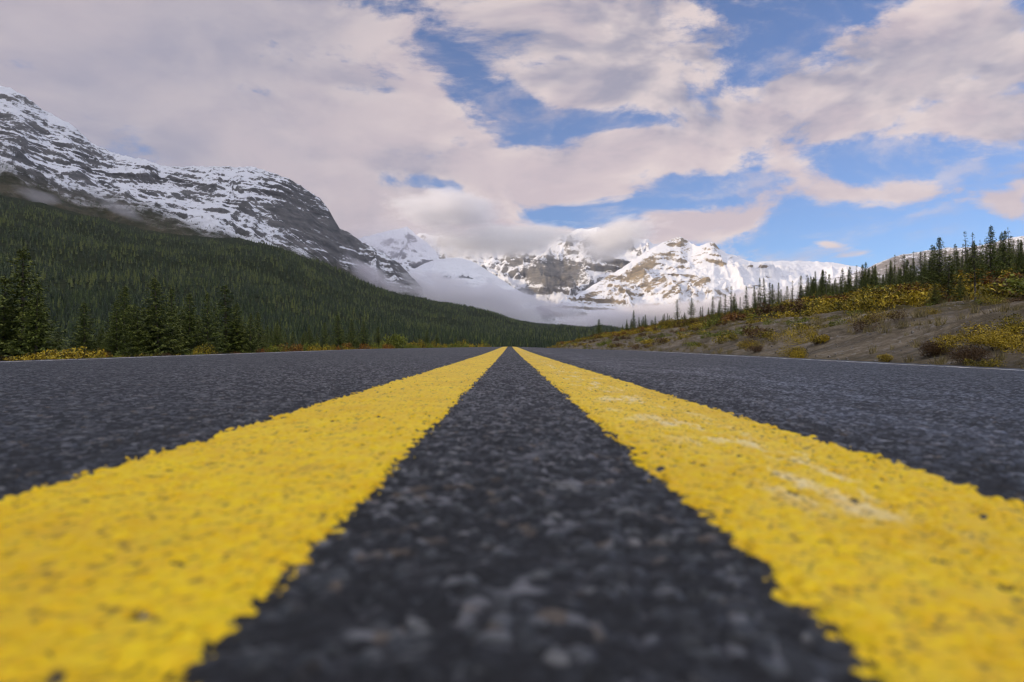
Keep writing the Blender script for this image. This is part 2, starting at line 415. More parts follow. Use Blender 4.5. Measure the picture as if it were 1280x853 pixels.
def m_mountain(rock_a, rock_b, thr, wid, nscale, green=None, snow=(.72,.74,.80), strata=.05, seed=0., speck=.7, bandw=.5, patches=(), tilt=0.):
    """snow lies where the face is flat enough; patches are cliffs too steep to hold it: (x, z, radius x, radius z, angle, weight) in metres"""
    def f():
        p = pos(); x, y, z = xyz(p); nx, ny, nz = xyz(geo('Normal'))
        q = node('ShaderNodeVectorMath', {0: p, 1: (seed*517.,seed*211.,seed*97.)}, operation='ADD')
        nbig = noise(q, nscale*.15, 4, .6)
        n = noise(scalev(q, (.55,.3,1.1)), nscale*1.5, 8, .72); nf = noise(scalev(q, (.7,.4,1.2)), nscale*5., 5, .75)
        zt = z + x*tilt
        band = noise(vec(x*.10 + nbig*3., y*.04, zt*1.0 + (nbig-.5)*90. + (n-.5)*30.), strata, 6, .8)
        bw = ss(noise(q, nscale*.22, 3, .5), .40, .62)*bandw
        m = nz + (n-.5)*speck + (nf-.5)*speck*1.7 - (band-.5)*bw*1.5 + (nbig-.5)*.5
        for (px, pz, rx, rz, an, wt) in patches:
            a = R(an); dx_ = x-px; dz_ = z-pz
            e = (dx_*(math.cos(a)/rx) + dz_*(math.sin(a)/rx))**2. + (dz_*(math.cos(a)/rz) - dx_*(math.sin(a)/rz))**2.
            m = m - ss(e + (n-.5)*3.2 + (nf-.5)*2.2, 1.3, .6)*wt
        sn = ss(m, thr-wid, thr+wid)
        rock = mixc(ss(n*.6+band*.6, .40, .80), rock_a, rock_b)
        c = mixc(sn, rock, snow)
        if green:
            k = ss(z + x*green[0] + (nbig-.5)*200. + (n-.5)*150., green[1]+55., green[1]-55.)
            gr = mixc(ss(n, .38, .62), (.030,.032,.014), (.085,.072,.045))
            gr = mixc(ss(nf*.7+n*.3, .55, .70)*.6, gr, (.22,.205,.195))
            c = mixc(k, c, gr)
        return {'Base Color': c, 'Roughness': .85, 'Specular IOR Level': .2, 'Normal': bump(n+nf*.6, 1., 8.)}
    return f

# left massif -------------------------------------------------
RIDGE1 = [(-900,-260,2600),(-600,-150,2650),(-400,-70,2700),(-200,5,2800),(-60,84,2950),(0,107,3050),(14,110,3060),(30,120,3080),(60,140,3150),(85,152,3180),(100,163,3200),(113,176,3220),(122,182,3240),(145,192,3300),(170,199,3330),(198,207,3380),(215,208,3400),(262,209,3500),(300,209,3580),(318,211,3620),(335,215,3660),(350,220,3700),(366,226,3760),(385,238,3850),(400,250,3930),(410,262,3980),(418,276,4050),(424,286,4120),(436,292,4200),(450,302,4300),(470,313,4400),(490,324,4500),(502,333,4560),(530,362,4700),(570,385,4800),(620,410,4900)]  # points out of view on the left raised to keep the ridge shaded
def uline(us, pts):
    p = np.array(pts, float)
    return np.interp(us, p[:,0], p[:,1]), np.interp(us, p[:,0], p[:,2])
us = np.r_[np.linspace(-900,-40,110), np.linspace(-38,620,720)]
rv, rY = uline(us, RIDGE1)
ridge = np.stack([(us-U0)/F*rY, rY, CAMZ+(V0-rv)/F*rY], -1)
FV = [(-900,420,900),(0,400,1150),(200,400,1500),(345,400,2200),(450,405,3000),(520,410,3600),(620,430,4200)]
fv, fY = uline(us, FV)
foot = np.stack([(us-U0)/F*fY, fY, CAMZ+(V0-fv)/F*fY-30], -1)
# unseen run of the range behind the camera, raised to block the sun
ext = np.array([(-2600,-6000,1700),(-2550,-3500,1750),(-2600,-1000,1750),(-2900,700,1850)], float)
extf = np.array([(-500,-6000,-20),(-500,-3500,-20),(-520,-1000,-20),(-560,200,-20)], float)
t = np.linspace(0, 1, 160)
def seg(e, end):
    q = np.vstack([e, end[None]]); k = np.linspace(0,1,len(q)); return np.stack([np.interp(t, k, q[:,i]) for i in range(3)], -1)
ridge_ = np.vstack([seg(ext, ridge[0])[:-1], ridge]); foot_ = np.vstack([seg(extf, foot[0])[:-1], foot])
back_ = ridge_.copy(); nE = len(t)-1
back_[:,0] *= 1.8; back_[:,1] *= np.where(np.arange(len(back_)) < nE, 1.0, 1.8)
back_[:,2] = np.where(np.arange(len(back_)) < nE, back_[:,2]*.9, back_[:,2]*1.72)  # unseen back side kept tall so it shades the peaks beyond
k = sstep(400, 520, us); back_[nE:,2] = back_[nE:,2]*(1-k*.75)
def disp1(X, Y, Z, Sx):
    side = X + Y*.25
    wgt = sstep(.25, .6, Sx)*(1-.8*sstep(.93, 1.0, Sx)*1.0)
    gul = ridged(side/420+.3*fbm(X/500,Y/500,2,4), (Z)/1500 + Sx*.8, 5, 61)
    fine = fbm(X/95, (Y+Z*1.2)/95, 5, 62)
    big = fbm(X/900, Y/900, 3, 63)
    Z = Z + wgt*(42*(gul-.55) + 17*fine) + big*30*np.clip(wgt+.2,0,1)*(Sx < 1) 
    Z = Z + (5*fbm(X/70, Y/70, 4, 66) + 3*ridged(X/35, Y/50, 3, 67))*sstep(.85,1,Sx)*np.exp(-((Sx-1)/.3)**2)
    # horizontal beds standing proud as ledges
    zz = Z + 40*fbm(X/600, Y/600, 2, 64)
    led = fbm(zz/48, X/1500, 4, 65, .65)*(.25+.75*sstep(-.2,.35,fbm(X/500,Z/300,3,68)))
    cl = .35 + .65*sstep(.55,.9,Sx)
    Y = Y - led*17*wgt*cl
    X = X + led*8*wgt*cl
    return X, Y, Z, Sx
X, Y, Z, _ = loft(us, foot_, ridge_, back_, 330, lambda s: .62*s**1.25+.38*s**2.2, disp1)
def W(u, v, Y, ru, rv, an, wt): return ((u-U0)/F*Y, (V0-v)/F*Y, ru/F*Y, rv/F*Y, an, wt)
mat1 = material('snowy_left_range', m_mountain((.06,.062,.068),(.18,.175,.175), .64, .06, .016, green=(.23,212.), strata=.036, speck=.55, bandw=1.1, tilt=.10,
    patches=[W(408,290,3900,26,30,-60,.22), W(385,268,3850,20,9,-50,.12), W(60,170,3000,55,9,-14,.15), W(20,160,3000,40,6,-12,.2), W(90,205,2950,45,5,-10,.2), W(270,250,3500,40,12,-35,.15)]))
tag(mesh_np('mountain', np.stack([X,Y,Z],-1).reshape(-1,3), grid_faces(*X.shape), mat1, smooth=True), kind='structure')

# forested slope at its foot -------------------------------------
TOP = [(-900,130,1700),(-400,180,1800),(-100,222,1900),(0,243,2000),(60,256,2080),(120,272,2150),(180,288,2220),(240,296,2300),(300,300,2380),(345,308,2450),(400,330,2560),(450,352,2720),(500,368,2950),(560,379,3350),(600,391,3700),(640,399,4000),(680,405,4300),(740,411,4700),(820,416,5200),(1000,420,6000)]
FOOT = [(-900,434,380),(0,434,400),(300,434,430),(500,434,520),(640,434,640),(800,434,800),(1000,434,1000)]
us2 = np.linspace(-900, 1000, 560)
tv, tY = uline(us2, TOP); ffv, ffY = uline(us2, FOOT)
top = np.stack([(us2-U0)/F*tY, tY, CAMZ+(V0-tv)/F*tY], -1)
ft = np.stack([(us2-U0)/F*ffY, ffY, 0*us2-7], -1)
exA = np.array([(-2000,-4000,420),(-2000,-1500,430)]); exB = np.array([(-300,-4000,-7),(-320,-1500,-7)])
t = np.linspace(0,1,60)
top_ = np.vstack([seg(exA, top[0])[:-1], top]); ft_ = np.vstack([seg(exB, ft[0])[:-1], ft])
bk = top_.copy(); bk[:,0] *= 1.35; bk[:,1] *= 1.35; bk[:,2] = bk[:,2]*.9 - 120
def disp2(X, Y, Z, Sx):
    Z = Z + sstep(.05,.4,Sx)*(1-.9*sstep(.9,1,Sx))*(38*fbm(X/420, Y/420, 4, 71)) + sstep(.9,1,Sx)*5*fbm(X/60,Y/60,3,72)
    return X, Y, Z, Sx
X2, Y2, Z2, S2 = loft(us2, ft_, top_, bk, 190, lambda s: .55*s+.45*s**2, disp2, 8)
def m_slope():
    p = pos(); n = noise(p, .012, 6, .6); nf = noise(p, .11, 6, .7)
    c = mixc(ss(nf, .35, .65), (.012,.018,.009), (.034,.040,.016))
    c = mixc(ss(n*.7+nf*.3, .60, .68)*.6, c, (.10,.085,.055))
    return {'Base Color': c, 'Roughness': .95, 'Specular IOR Level': .1, 'Normal': bump(nf, .8, 3.)}
tag(mesh_np('hills', np.stack([X2,Y2,Z2],-1).reshape(-1,3), grid_faces(*X2.shape), material('forest_floor', m_slope), smooth=True), kind='structure')

# far peaks ------------------------------------------------------
def far_mountain(ridge_pts, foot_pts, mat, n, rows, amp, seed, ledge=40, gscale=500, backk=(1.25,.55), g=lambda s: .6*s+.4*s**1.9, redge=1.):
    a, b = ridge_pts[0][0], ridge_pts[-1][0]
    us = np.linspace(a, b, n)
    rv, rY = uline(us, ridge_pts); fv, fY = uline(us, foot_pts)
    ridge = np.stack([(us-U0)/F*rY, rY, CAMZ+(V0-rv)/F*rY], -1); foot = np.stack([(us-U0)/F*fY, fY, CAMZ+(V0-fv)/F*fY], -1)
    back = ridge.copy(); back[:,:2] *= backk[0]; back[:,2] *= backk[1]
    def dsp(X, Y, Z, Sx):
        wgt = sstep(.0, .25, Sx)*(1-.85*sstep(.80, 1.0, Sx))*.75
        sx = X/gscale + .4*fbm(X/gscale, Y/gscale, 2, seed+1)
        gul = ridged(sx, Z/(gscale*2.2)+Sx, 5, seed)
        Z = Z + wgt*amp*((gul-.5) + .35*fbm(X/(gscale*.25), (Y+Z)/(gscale*.25), 4, seed+2))
        Z = Z + redge*amp*.03*(fbm(X/(gscale*.12), Y/(gscale*.2), 4, seed+6))*sstep(.8,1,Sx)*np.exp(-((Sx-1)/.4)**2)
        zz = Z + .4*X*.25 + 40*fbm(X/700, Y/700, 2, seed+3)
        led = fbm(zz/(ledge*1.4), X/1400, 4, seed+4, .6)*(.15+.85*sstep(-.2,.4,fbm(X/600,Z/500,2,seed+8)))
        Y = Y - led*ledge*.9*wgt
        return X, Y, Z, Sx
    X, Y, Z, _ = loft(us, foot, ridge, back, rows, g, dsp)
    o = mesh_np('mountain', np.stack([X,Y,Z],-1).reshape(-1,3), grid_faces(*X.shape), mat, smooth=True)
    return tag(o, kind='structure')
mA = material('violet_snow_peak', m_mountain((.06,.065,.08),(.16,.16,.17), .36, .09, .012, strata=.03, seed=1., speck=.42, bandw=.3, patches=[W(530,328,6200,24,9,-8,.6), W(512,296,6700,10,5,-40,.3)]))
mB = material('glacier_headwall', m_mountain((.08,.085,.10),(.25,.235,.21), .25, .07, .011, strata=.03, seed=2., speck=.6, bandw=.25,
     patches=[W(693,341,9300,38,19,4,.75), W(745,305,9700,9,4,0,.5), W(775,330,9300,18,10,-20,.5), W(640,325,9600,30,6,0,.25)]))
mC = material('stratified_peak', m_mountain((.12,.11,.10),(.38,.305,.20), .37, .07, .014, strata=.040, seed=3., speck=.6, bandw=.95, tilt=-.35,
     patches=[W(985,352,7700,120,24,0,-.45), W(770,350,7400,60,30,30,.10), W(846,303,7800,14,7,10,.4), W(800,338,7500,34,8,38,.45), W(756,348,7350,24,5,5,.4), W(895,305,7700,10,6,-20,.4), W(835,365,7200,22,5,38,.35), W(868,352,7300,16,7,30,.4), W(735,370,7100,20,4,20,.35), W(815,355,7300,20,5,40,.35)]))
mD = material('far_right_ridge', m_mountain((.14,.14,.15),(.28,.26,.25), .90, .12, .02, strata=.04, seed=4., speck=.8))
# peak behind the left range, half in cloud
far_mountain([(380,320,6400),(430,305,6500),(455,297,6600),(470,292,6700),(490,287,6800),(508,284,6850),(516,290,6850),(524,297,6800),(536,306,6750),(545,316,6700),(552,330,6600),(575,350,6500),(600,365,6400),(640,400,6300)],
             [(380,425,5600),(640,432,5600)], mA, 300, 170, 120, 301, 50, 420)
# white dome running down to the dark bluff
far_mountain([(500,345,6000),(530,330,6050),(548,324,6050),(575,323,6000),(592,328,5950),(606,336,5900),(622,346,5850),(640,358,5750),(660,370,5600),(678,379,5450),(688,386,5350),(693,393,5300),(698,402,5250),(704,415,5200)],
             [(500,430,5200),(704,432,5000)], material('white_dome', m_mountain((.05,.06,.08),(.12,.13,.15), .36, .06, .012, strata=.03, seed=5., speck=.40, bandw=.2, patches=[W(684,391,5300,13,10,-30,.7)])), 260, 150, 45, 331, 26, 380)
# glacier headwall across the valley head
far_mountain([(480,300,10500),(530,292,10400),(560,296,10300),(600,300,10200),(640,302,10100),(665,303,10000),(690,300,9900),(705,293,9900),(725,288,9850),(745,286,9800),(775,292,9800),(800,300,9800),(860,315,9800),(900,330,9800)],
             [(480,430,8600),(900,432,8400)], mB, 420, 210, 300, 361, 130, 650, g=lambda s: .75*s+.25*s**1.6)
# stratified sunlit peak
far_mountain([(676,402,6900),(690,386,7000),(715,372,7150),(740,358,7300),(765,343,7450),(790,326,7600),(806,316,7650),(820,309,7700),(832,303,7750),(841,299,7800),(851,297,7800),(860,301,7800),(866,307,7750),(874,309,7700),(884,304,7700),(893,303,7700),(899,310,7700),(912,318,7700),(925,323,7700),(945,326,7750),(975,327,7850),(998,325,7950),(1015,326,8000),(1040,329,8050),(1070,333,8100),(1100,340,8100),(1150,350,8100),(1220,372,8100)],
             [(676,412,6300),(760,418,6100),(900,430,6000),(1220,432,6000)], mC, 620, 260, 150, 391, 55, 520, backk=(1.2,.5))
# grey-white ridge beyond the spruce hill
far_mountain([(1020,352,5200),(1080,338,5000),(1105,327,4900),(1130,318,4800),(1160,312,4750),(1200,310,4700),(1235,306,4650),(1262,299,4600),(1280,295,4550),(1340,285,4500),(1500,270,4400),(1800,300,4300)],
             [(1020,430,3600),(1800,432,3000)], mD, 300, 110, 90, 421, 25, 380)

# ------------------------------------------------------------------ conifers
rng = np.random.default_rng(7)
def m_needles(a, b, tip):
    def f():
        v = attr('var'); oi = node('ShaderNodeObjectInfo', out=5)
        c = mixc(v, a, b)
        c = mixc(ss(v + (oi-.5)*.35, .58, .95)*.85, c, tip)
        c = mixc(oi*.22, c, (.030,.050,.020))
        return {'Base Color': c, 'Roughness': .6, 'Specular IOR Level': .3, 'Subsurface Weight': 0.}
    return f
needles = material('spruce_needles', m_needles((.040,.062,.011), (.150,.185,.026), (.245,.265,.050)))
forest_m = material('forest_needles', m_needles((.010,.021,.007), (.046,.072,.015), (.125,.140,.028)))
def m_bark():
    n = noise(scalev(pos(), (1,1,.3)), 30, 4, .6)
    return {'Base Color': mixc(n, (.05,.04,.032), (.20,.175,.15)), 'Roughness': .9}
bark = material('spruce_bark', m_bark)
def spruce_meshes(h, rad, seed, whorl=.16, clump=.095, bare=.04, sparse=0., top_thin=.8, droop=.25, n_b=8):
    r = np.random.default_rng(seed)
    T = []; var = []; B0 = []; SS = []; AA = []; TT = []
    z = h*bare
    while z < h*.985:
        t = (z-h*bare)/(h*(1-bare))
        L = rad*((1-t)**top_thin)*(.55+.45*min(1, t*6+.3)) + .004*h
        nb = max(4, int(n_b*(1-.35*t)))
        a0 = r.uniform(0, 7)
        for k in range(nb):
            if r.random() < sparse: continue
            a = a0 + k*2*np.pi/nb + r.normal(0,.25); l = L*r.uniform(.55, 1.15)
            n = max(3, int(l/clump*1.5))
            s = np.linspace(.12, 1, n); zz = z + r.normal(0,.03)*h*.2
            bx = np.cos(a)*l*s; by = np.sin(a)*l*s; bz = zz - droop*l*s + .30*l*s**2.2*(1 if t < .8 else 2.2)
            B0.append(np.repeat(np.stack([bx, by, bz], 1), 3, 0)); SS.append(np.repeat(s, 3)); AA.append(np.full(n*3, a)); TT.append(np.full(n*3, t))
        z += whorl*(.6+.5*(1-t))*r.uniform(.8,1.2)
    B0 = np.vstack(B0); s_ = np.concatenate(SS); a_ = np.concatenate(AA); t_ = np.concatenate(TT); m_ = len(B0)
    wq = clump*(1.5-1.0*s_)*r.uniform(.8,1.3,m_)*(.6+.4*(1-t_))
    dv = np.stack([np.cos(a_)*.8, np.sin(a_)*.8, np.full(m_,-.22)], 1) + r.normal(0,.42,(m_,3)); dv /= np.linalg.norm(dv,axis=1)[:,None]
    w_ = np.stack([-np.sin(a_), np.cos(a_), 0*a_], 1) + r.normal(0,.35,(m_,3)); w_ /= np.linalg.norm(w_,axis=1)[:,None]+1e-6
    c0 = B0 + np.stack([-np.sin(a_), np.cos(a_), 0*a_], 1)*(r.normal(0,.45,m_)*wq*1.6)[:,None] + r.normal(0,.25,(m_,3))*clump
    T = list(np.stack([c0-w_*clump*.42, c0+w_*clump*.42, c0+dv*(clump*r.uniform(.9,1.9,m_)*(1.1-.55*t_))[:,None]], 1))
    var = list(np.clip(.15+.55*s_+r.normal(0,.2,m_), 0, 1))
    for q in range(10):       # leader
        zt = h*(.95+.05*q/9); a = r.uniform(0,7); c0 = np.array([0,0,zt])
        T.append([c0+[.012*h*.2,0,0], c0-[.012*h*.2,0,0], c0+[np.cos(a)*clump*.8, np.sin(a)*clump*.8, clump*1.2]]); var.append(.8)
    T = np.array(T); n = len(T)
    return T.reshape(-1,3), np.arange(n*3).reshape(-1,3), np.repeat(var, 3)
def trunk_mesh(h, r0):
    zs = np.linspace(-.35, h*.99, 9); n = 7; V = []
    for i, z in enumerate(zs):
        rr = r0*(1-max(0,z)/h)**.9 + .006
        for k in range(n): V.append((math.cos(k*2*math.pi/n)*rr, math.sin(k*2*math.pi/n)*rr, z))
    Fc = [(i*n+k, i*n+(k+1)%n, (i+1)*n+(k+1)%n, (i+1)*n+k) for i in range(8) for k in range(n)]
    return np.array(V), np.array(Fc)
def add_stubs(V, F4, h, seed, ln=.25):
    """bare broken twigs on a dead stem"""
    r = np.random.default_rng(seed); V = list(map(tuple, V)); Fl = [tuple(f) for f in F4]
    for q in range(34):
        z = h*r.uniform(.25,.97); a = r.uniform(0,7); l = ln*h*.18*r.uniform(.5,1.4)*(1.1-z/h*.6); b = len(V); w_ = .008
        V += [(0,0,z-w_),(0,0,z+w_),(math.cos(a)*l, math.sin(a)*l, z+l*.3+w_*.4),(math.cos(a)*l, math.sin(a)*l, z+l*.3-w_*.4)]
        Fl.append((b,b+1,b+2,b+3))
    return np.array(V), np.array(Fl)
PROTO = {}
def proto(kind):
    if kind in PROTO: return PROTO[kind]
    P = dict(
      full0=(5,1.6,1,dict(top_thin=1.0)), full1=(5,1.45,2,dict(n_b=9,top_thin=.95)), full2=(5,1.8,3,dict(n_b=8,top_thin=1.05)), full3=(5,1.3,4,dict(top_thin=.9)),
      slim0=(5,.85,5,dict(n_b=7,whorl=.18,sparse=.1)), slim1=(5,.65,6,dict(n_b=6,whorl=.2,sparse=.2,bare=.12)), slim2=(5,.95,7,dict(sparse=.15,whorl=.19,bare=.08)),
      thin0=(5,.42,8,dict(n_b=6,whorl=.24,sparse=.35,bare=.25,top_thin=.5)), thin1=(5,.34,9,dict(n_b=5,whorl=.3,sparse=.5,bare=.3,top_thin=.35)),
      bareleg0=(5,.95,10,dict(bare=.42,sparse=.2,whorl=.18)), pine0=(5,1.5,11,dict(top_thin=.55,n_b=9,bare=.12)),
      dead0=(5,.30,12,dict(n_b=4,whorl=.6,sparse=.6,bare=.55,top_thin=.3)))[kind]
    h, rad, sd_, kw = P
    V, Fc, var = spruce_meshes(h, rad, sd_, **kw)
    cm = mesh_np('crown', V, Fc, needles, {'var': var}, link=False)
    V, Fc = trunk_mesh(h, .075)
    if kind.startswith(('dead','thin','slim1','bareleg')): V, Fc = add_stubs(V, Fc, h, sd_)
    tm = mesh_np('trunk', V, Fc, bark, link=False)
    PROTO[kind] = (cm, tm); return PROTO[kind]
def spruce(x, y, h, kind, label, group=None, wide=1., name='spruce_tree', z=None, cat='tree'):
    cm, tm = proto(kind)
    o = bpy.data.objects.new(name, None); col.objects.link(o)
    o.empty_display_size = .3
    z = float(ground_z(x, y)) if z is None else z
    o.location = (x, y, z - .05); o.rotation_euler = (rng.normal(0,.02), rng.normal(0,.02), rng.uniform(0, 6.28))
    s = h/5.; o.scale = (s*wide, s*wide, s)
    tag(o, label, cat, group)
    c = bpy.data.objects.new('crown', cm); c.parent = o; col.objects.link(c)
    t_ = bpy.data.objects.new('trunk', tm); t_.parent = o; col.objects.link(t_)
    return o
def at_u(u, xline): Y = xline*F/(u-U0); return xline, Y
def tree_at(u, vtop, xline, kind, label, group=None, wide=1., name='spruce_tree', cat='tree'):
    x, Y = at_u(u, xline); z = float(ground_z(x, Y)); top = CAMZ+(V0-vtop)/F*Y
    spruce(x, Y, max(1.2, top-z+.05), kind, label, group, wide, name=name, cat=cat)

# left row of young spruces: (u, v of the tip, lateral distance, shape, width, label)
LROW = [
 (30,310,-22,'full3',1.0,'tallest spruce of the roadside row, with pale trunk showing through'),
 (46,351,-20.5,'full1',.8,'shorter spruce leaning close against the tallest roadside spruce'),
 (8,345,-23,'full0',1.0,'spruce cut off by the picture edge beside the tallest roadside spruce'),
 (107,377,-22,'full3',.95,'small lone pointed spruce standing in the gap behind the yellow willows'),
 (155,357,-23,'full1',.85,'dark spruce with knobbly tip just behind the light bushy spruce'),
 (147,374,-21,'full2',.8,'short bushy spruce in front of the dark knobbly tipped one'),
 (199,347,-22,'full1',.95,'light green broad spruce with the second highest tip in the roadside row'),
 (217,360,-22.5,'full0',.75,'spruce shouldering the broad light green spruce on its road-end side'),
 (237,367,-22,'full3',1.0,'narrow green spruce fourth after the broad light green spruce'),
 (260,366,-21.5,'full2',.75,'rounded dark spruce between two narrow pointed spruces above small yellow bush'),
 (284,357,-22,'slim2',1.3,'spruce with a tall open tip rising above its neighbours past the small yellow bush'),
 (298,378,-21,'full1',.8,'lower spruce tucked beside the one with the tall open tip'),
 (313,392,-20,'full2',.8,'pale green low spruce ending the dense part of the roadside row'),
 (323,391,-23,'full3',.9,'dark pointed spruce after the dense part of the roadside row'),
 (346,403,-20,'full1',.8,'slender spruce rising from orange shrubs'),
 (367,414,-20,'full2',.9,'little spruce low among orange shrubs'),
 (388,406,-22,'full3',.9,'small dark spruce in front of the forest halfway along the row'),
 (407,403,-20,'full0',.8,'round light spruce halfway along the row'),
 (423,393,-22,'full3',.9,'highest spruce of the far half of the roadside row'),
 (441,399,-22,'full1',.75,'spruce right after the highest one of the far half of the row'),
 (455,401,-23,'full3',1.0,'narrow dark spruce of the far half of the row'),
 (473,408,-21,'full1',.9,'dark spruce standing against the light green leafy bush'),
 (520,421,-22,'full3',1.,'tiny spruce beyond the light green leafy bush'),
 (533,413,-24,'full1',1.,'small spruce with dark tip beyond the light green leafy bush'),
 (546,418,-24,'full3',1.,'small grey green spruce near the far end of the row'),
 (570,421,-24,'full1',1.,'last small spruce before the row dissolves into distant bushes'),
 (584,424,-24,'full3',1.,'very last tiny spruce of the left roadside row'),
]
for u_, v_, xl, kd, wd, lb in LROW: tree_at(u_, v_, xl, kd, lb, wide=wd*1.5)
fk = ['full0','full1','full2','full3','slim2']
for q in range(84):
    u_ = rng.uniform(-60, 600) if q < 62 else rng.uniform(125, 480); x = -rng.uniform(24, 40) if q < 62 else -rng.uniform(22, 26); Yq = x*F/(u_-U0)
    if Yq > 330: continue
    lim = np.interp(u_, [-60,60,75,130,150,300,400,500,600], [345,380,412,400,378,392,410,418,425])
    h = CAMZ+(V0-rng.uniform(lim, lim+16))/F*Yq - float(ground_z(x, Yq))
    if h < 1.5: continue
    spruce(x, Yq, h, fk[rng.integers(5)], 'young green spruce filling in behind the roadside row on the spruce side', 'spruces behind the left roadside row', wide=rng.uniform(1.,1.4))
# right hill front trees
RROW = [
 (1221,304,17.5,'bareleg0',1.25,'spruce with bare pale lower trunk standing in the yellow shrubs'),
 (1186,318,17.5,'slim0',1.6,'narrow dark spruce rooted at the top edge of the bare gravel'),
 (1203,352,16.5,'full2',1.2,'low bright green spruce between the dark narrow one and the bare trunked one'),
 (1243,348,17,'full0',1.3,'low spreading spruce just right of the bare lower trunk'),
 (1170,372,16,'full2',1.2,'smallest knee high spruce at the gravel edge under the narrow dark one'),
 (1268,352,17.5,'full1',1.2,'green spruce half hidden in yellow shrubs near the picture edge'),
 (1140,330,25,'full3',1.0,'mid green spruce rising over the rust coloured shrub clump'),
 (1082,345,25,'full3',1.0,'bright green spruce over the dark red shrub clump'),
 (1166,306,27,'slim2',1.25,'dark spruce with long spire tip against the pale ridge'),
 (1175,309,33,'dead0',1.0,'thin dead stem just beside the dark spire tipped spruce'),
 (1197,313,30,'thin0',1.1,'scraggy thin spruce against the pale ridge'),
 (1218,291,33,'thin1',1.1,'tall scraggy spruce top sticking up above the spruce with bare lower trunk'),
 (1227,300,32,'dead0',1.0,'dead crooked tip beside the tall scraggy spruce top'),
 (1244,289,30,'thin0',1.2,'tall tufted thin spruce, tallest dark one near the hilltop'),
 (1235,300,36,'dead0',1.0,'faint short dead stem between two tall scraggy spruces'),
 (1257,294,33,'thin0',1.3,'crooked tufted spruce tip near the hilltop'),
 (1265,284,36,'dead0',1.2,'bare grey dead spruce spire, highest on the hilltop'),
 (1277,300,25,'full1',.9,'full green spruce at the picture edge on the hilltop'),
 (1119,318,60,'thin0',1.0,'lone tiny tree breaking the skyline of the spruce hill'),
 (1095,332,40,'slim0',1.3,'dark spruce on the left shoulder of the hilltop'),
 (1009,344,30,'thin0',1.4,'thin spruce with round tufted top beside a solid narrow spruce'),
 (1000,344,28,'slim0',1.1,'solid narrow black green spruce above the rusty shrubs'),
 (991,351,30,'thin1',1.2,'thin ragged spruce left of the solid narrow black green one'),
 (1022,360,24,'full3',.8,'bright green spruce low in front of the hill forest'),
 (974,353,28,'full0',.7,'broad dark spruce clump tree above the orange shrubs'),
 (963,353,28,'slim1',1.2,'slim spruce beside the broad dark clump'),
 (956,347,30,'slim0',.9,'right one of a close pair of tall twin spruce tips'),
 (951,347,29,'slim0',.9,'left one of a close pair of tall twin spruce tips'),
 (944,357,26,'full3',.7,'full spruce leaning towards the twin tipped pair'),
 (933,358,28,'slim2',1.0,'ragged spruce before the twin tipped pair'),
 (925,371,27,'slim1',1.0,'short thin spruce stem in a gap of the skyline'),
 (914,358,27,'thin0',1.4,'tall thin spruce with faded grey dead top above the orange shrubs'),
 (907,368,26,'slim0',1.0,'narrow dark spruce beside the one with faded grey top'),
 (899,376,24,'full3',.7,'full green spruce above the start of the orange shrubs'),
 (891,370,25,'slim2',1.0,'spruce with a fine tip just before the orange shrubs'),
 (878,383,24,'slim1',1.0,'short slender spruce between bare trunked spruce and orange shrubs'),
 (865,372,21,'bareleg0',1.0,'spruce with long pale bare trunk standing on the gravel bank edge'),
 (847,374,22,'slim1',1.5,'open spire spruce with separate level branches against the mist'),
 (837,394,24,'full3',.8,'small spruce right of a matching little one, below the open spire'),
 (831,392,23,'slim0',1.1,'little dark spruce among yellow green shrubs'),
 (819,395,24,'full3',.8,'small cone shaped spruce against the mist'),
 (807,393,22,'full1',.8,'broad based green spruce beside the tall pointed group'),
 (799,396,23,'full3',.7,'green spruce in the shade of the tall pointed one'),
 (792,388,22,'full3',.85,'tall pointed dense spruce near the far end of the gravel bank'),
 (784,399,22,'full1',.6,'shorter dense spruce hugging the tall pointed one'),
 (771,408,22,'slim0',1.0,'small dark spruce tip in a low gap of the bank'),
 (760,411,21,'full2',.7,'low green spruce beside the big dark pine shaped tree'),
 (749,399,21,'pine0',.75,'big dark full crowned conifer near the far end of the bank'),
 (741,410,20,'full1',.7,'lower conifer leaning on the big dark full crowned one'),
 (724,413,19,'full3',.8,'last dark conifer at the far end of the gravel bank'),
 (730,418,18,'full2',.8,'squat conifer beside the last dark one at the bank end'),
]
for u_, v_, xl, kd, wd, lb in RROW: tree_at(u_, v_, xl, kd, lb, wide=wd)
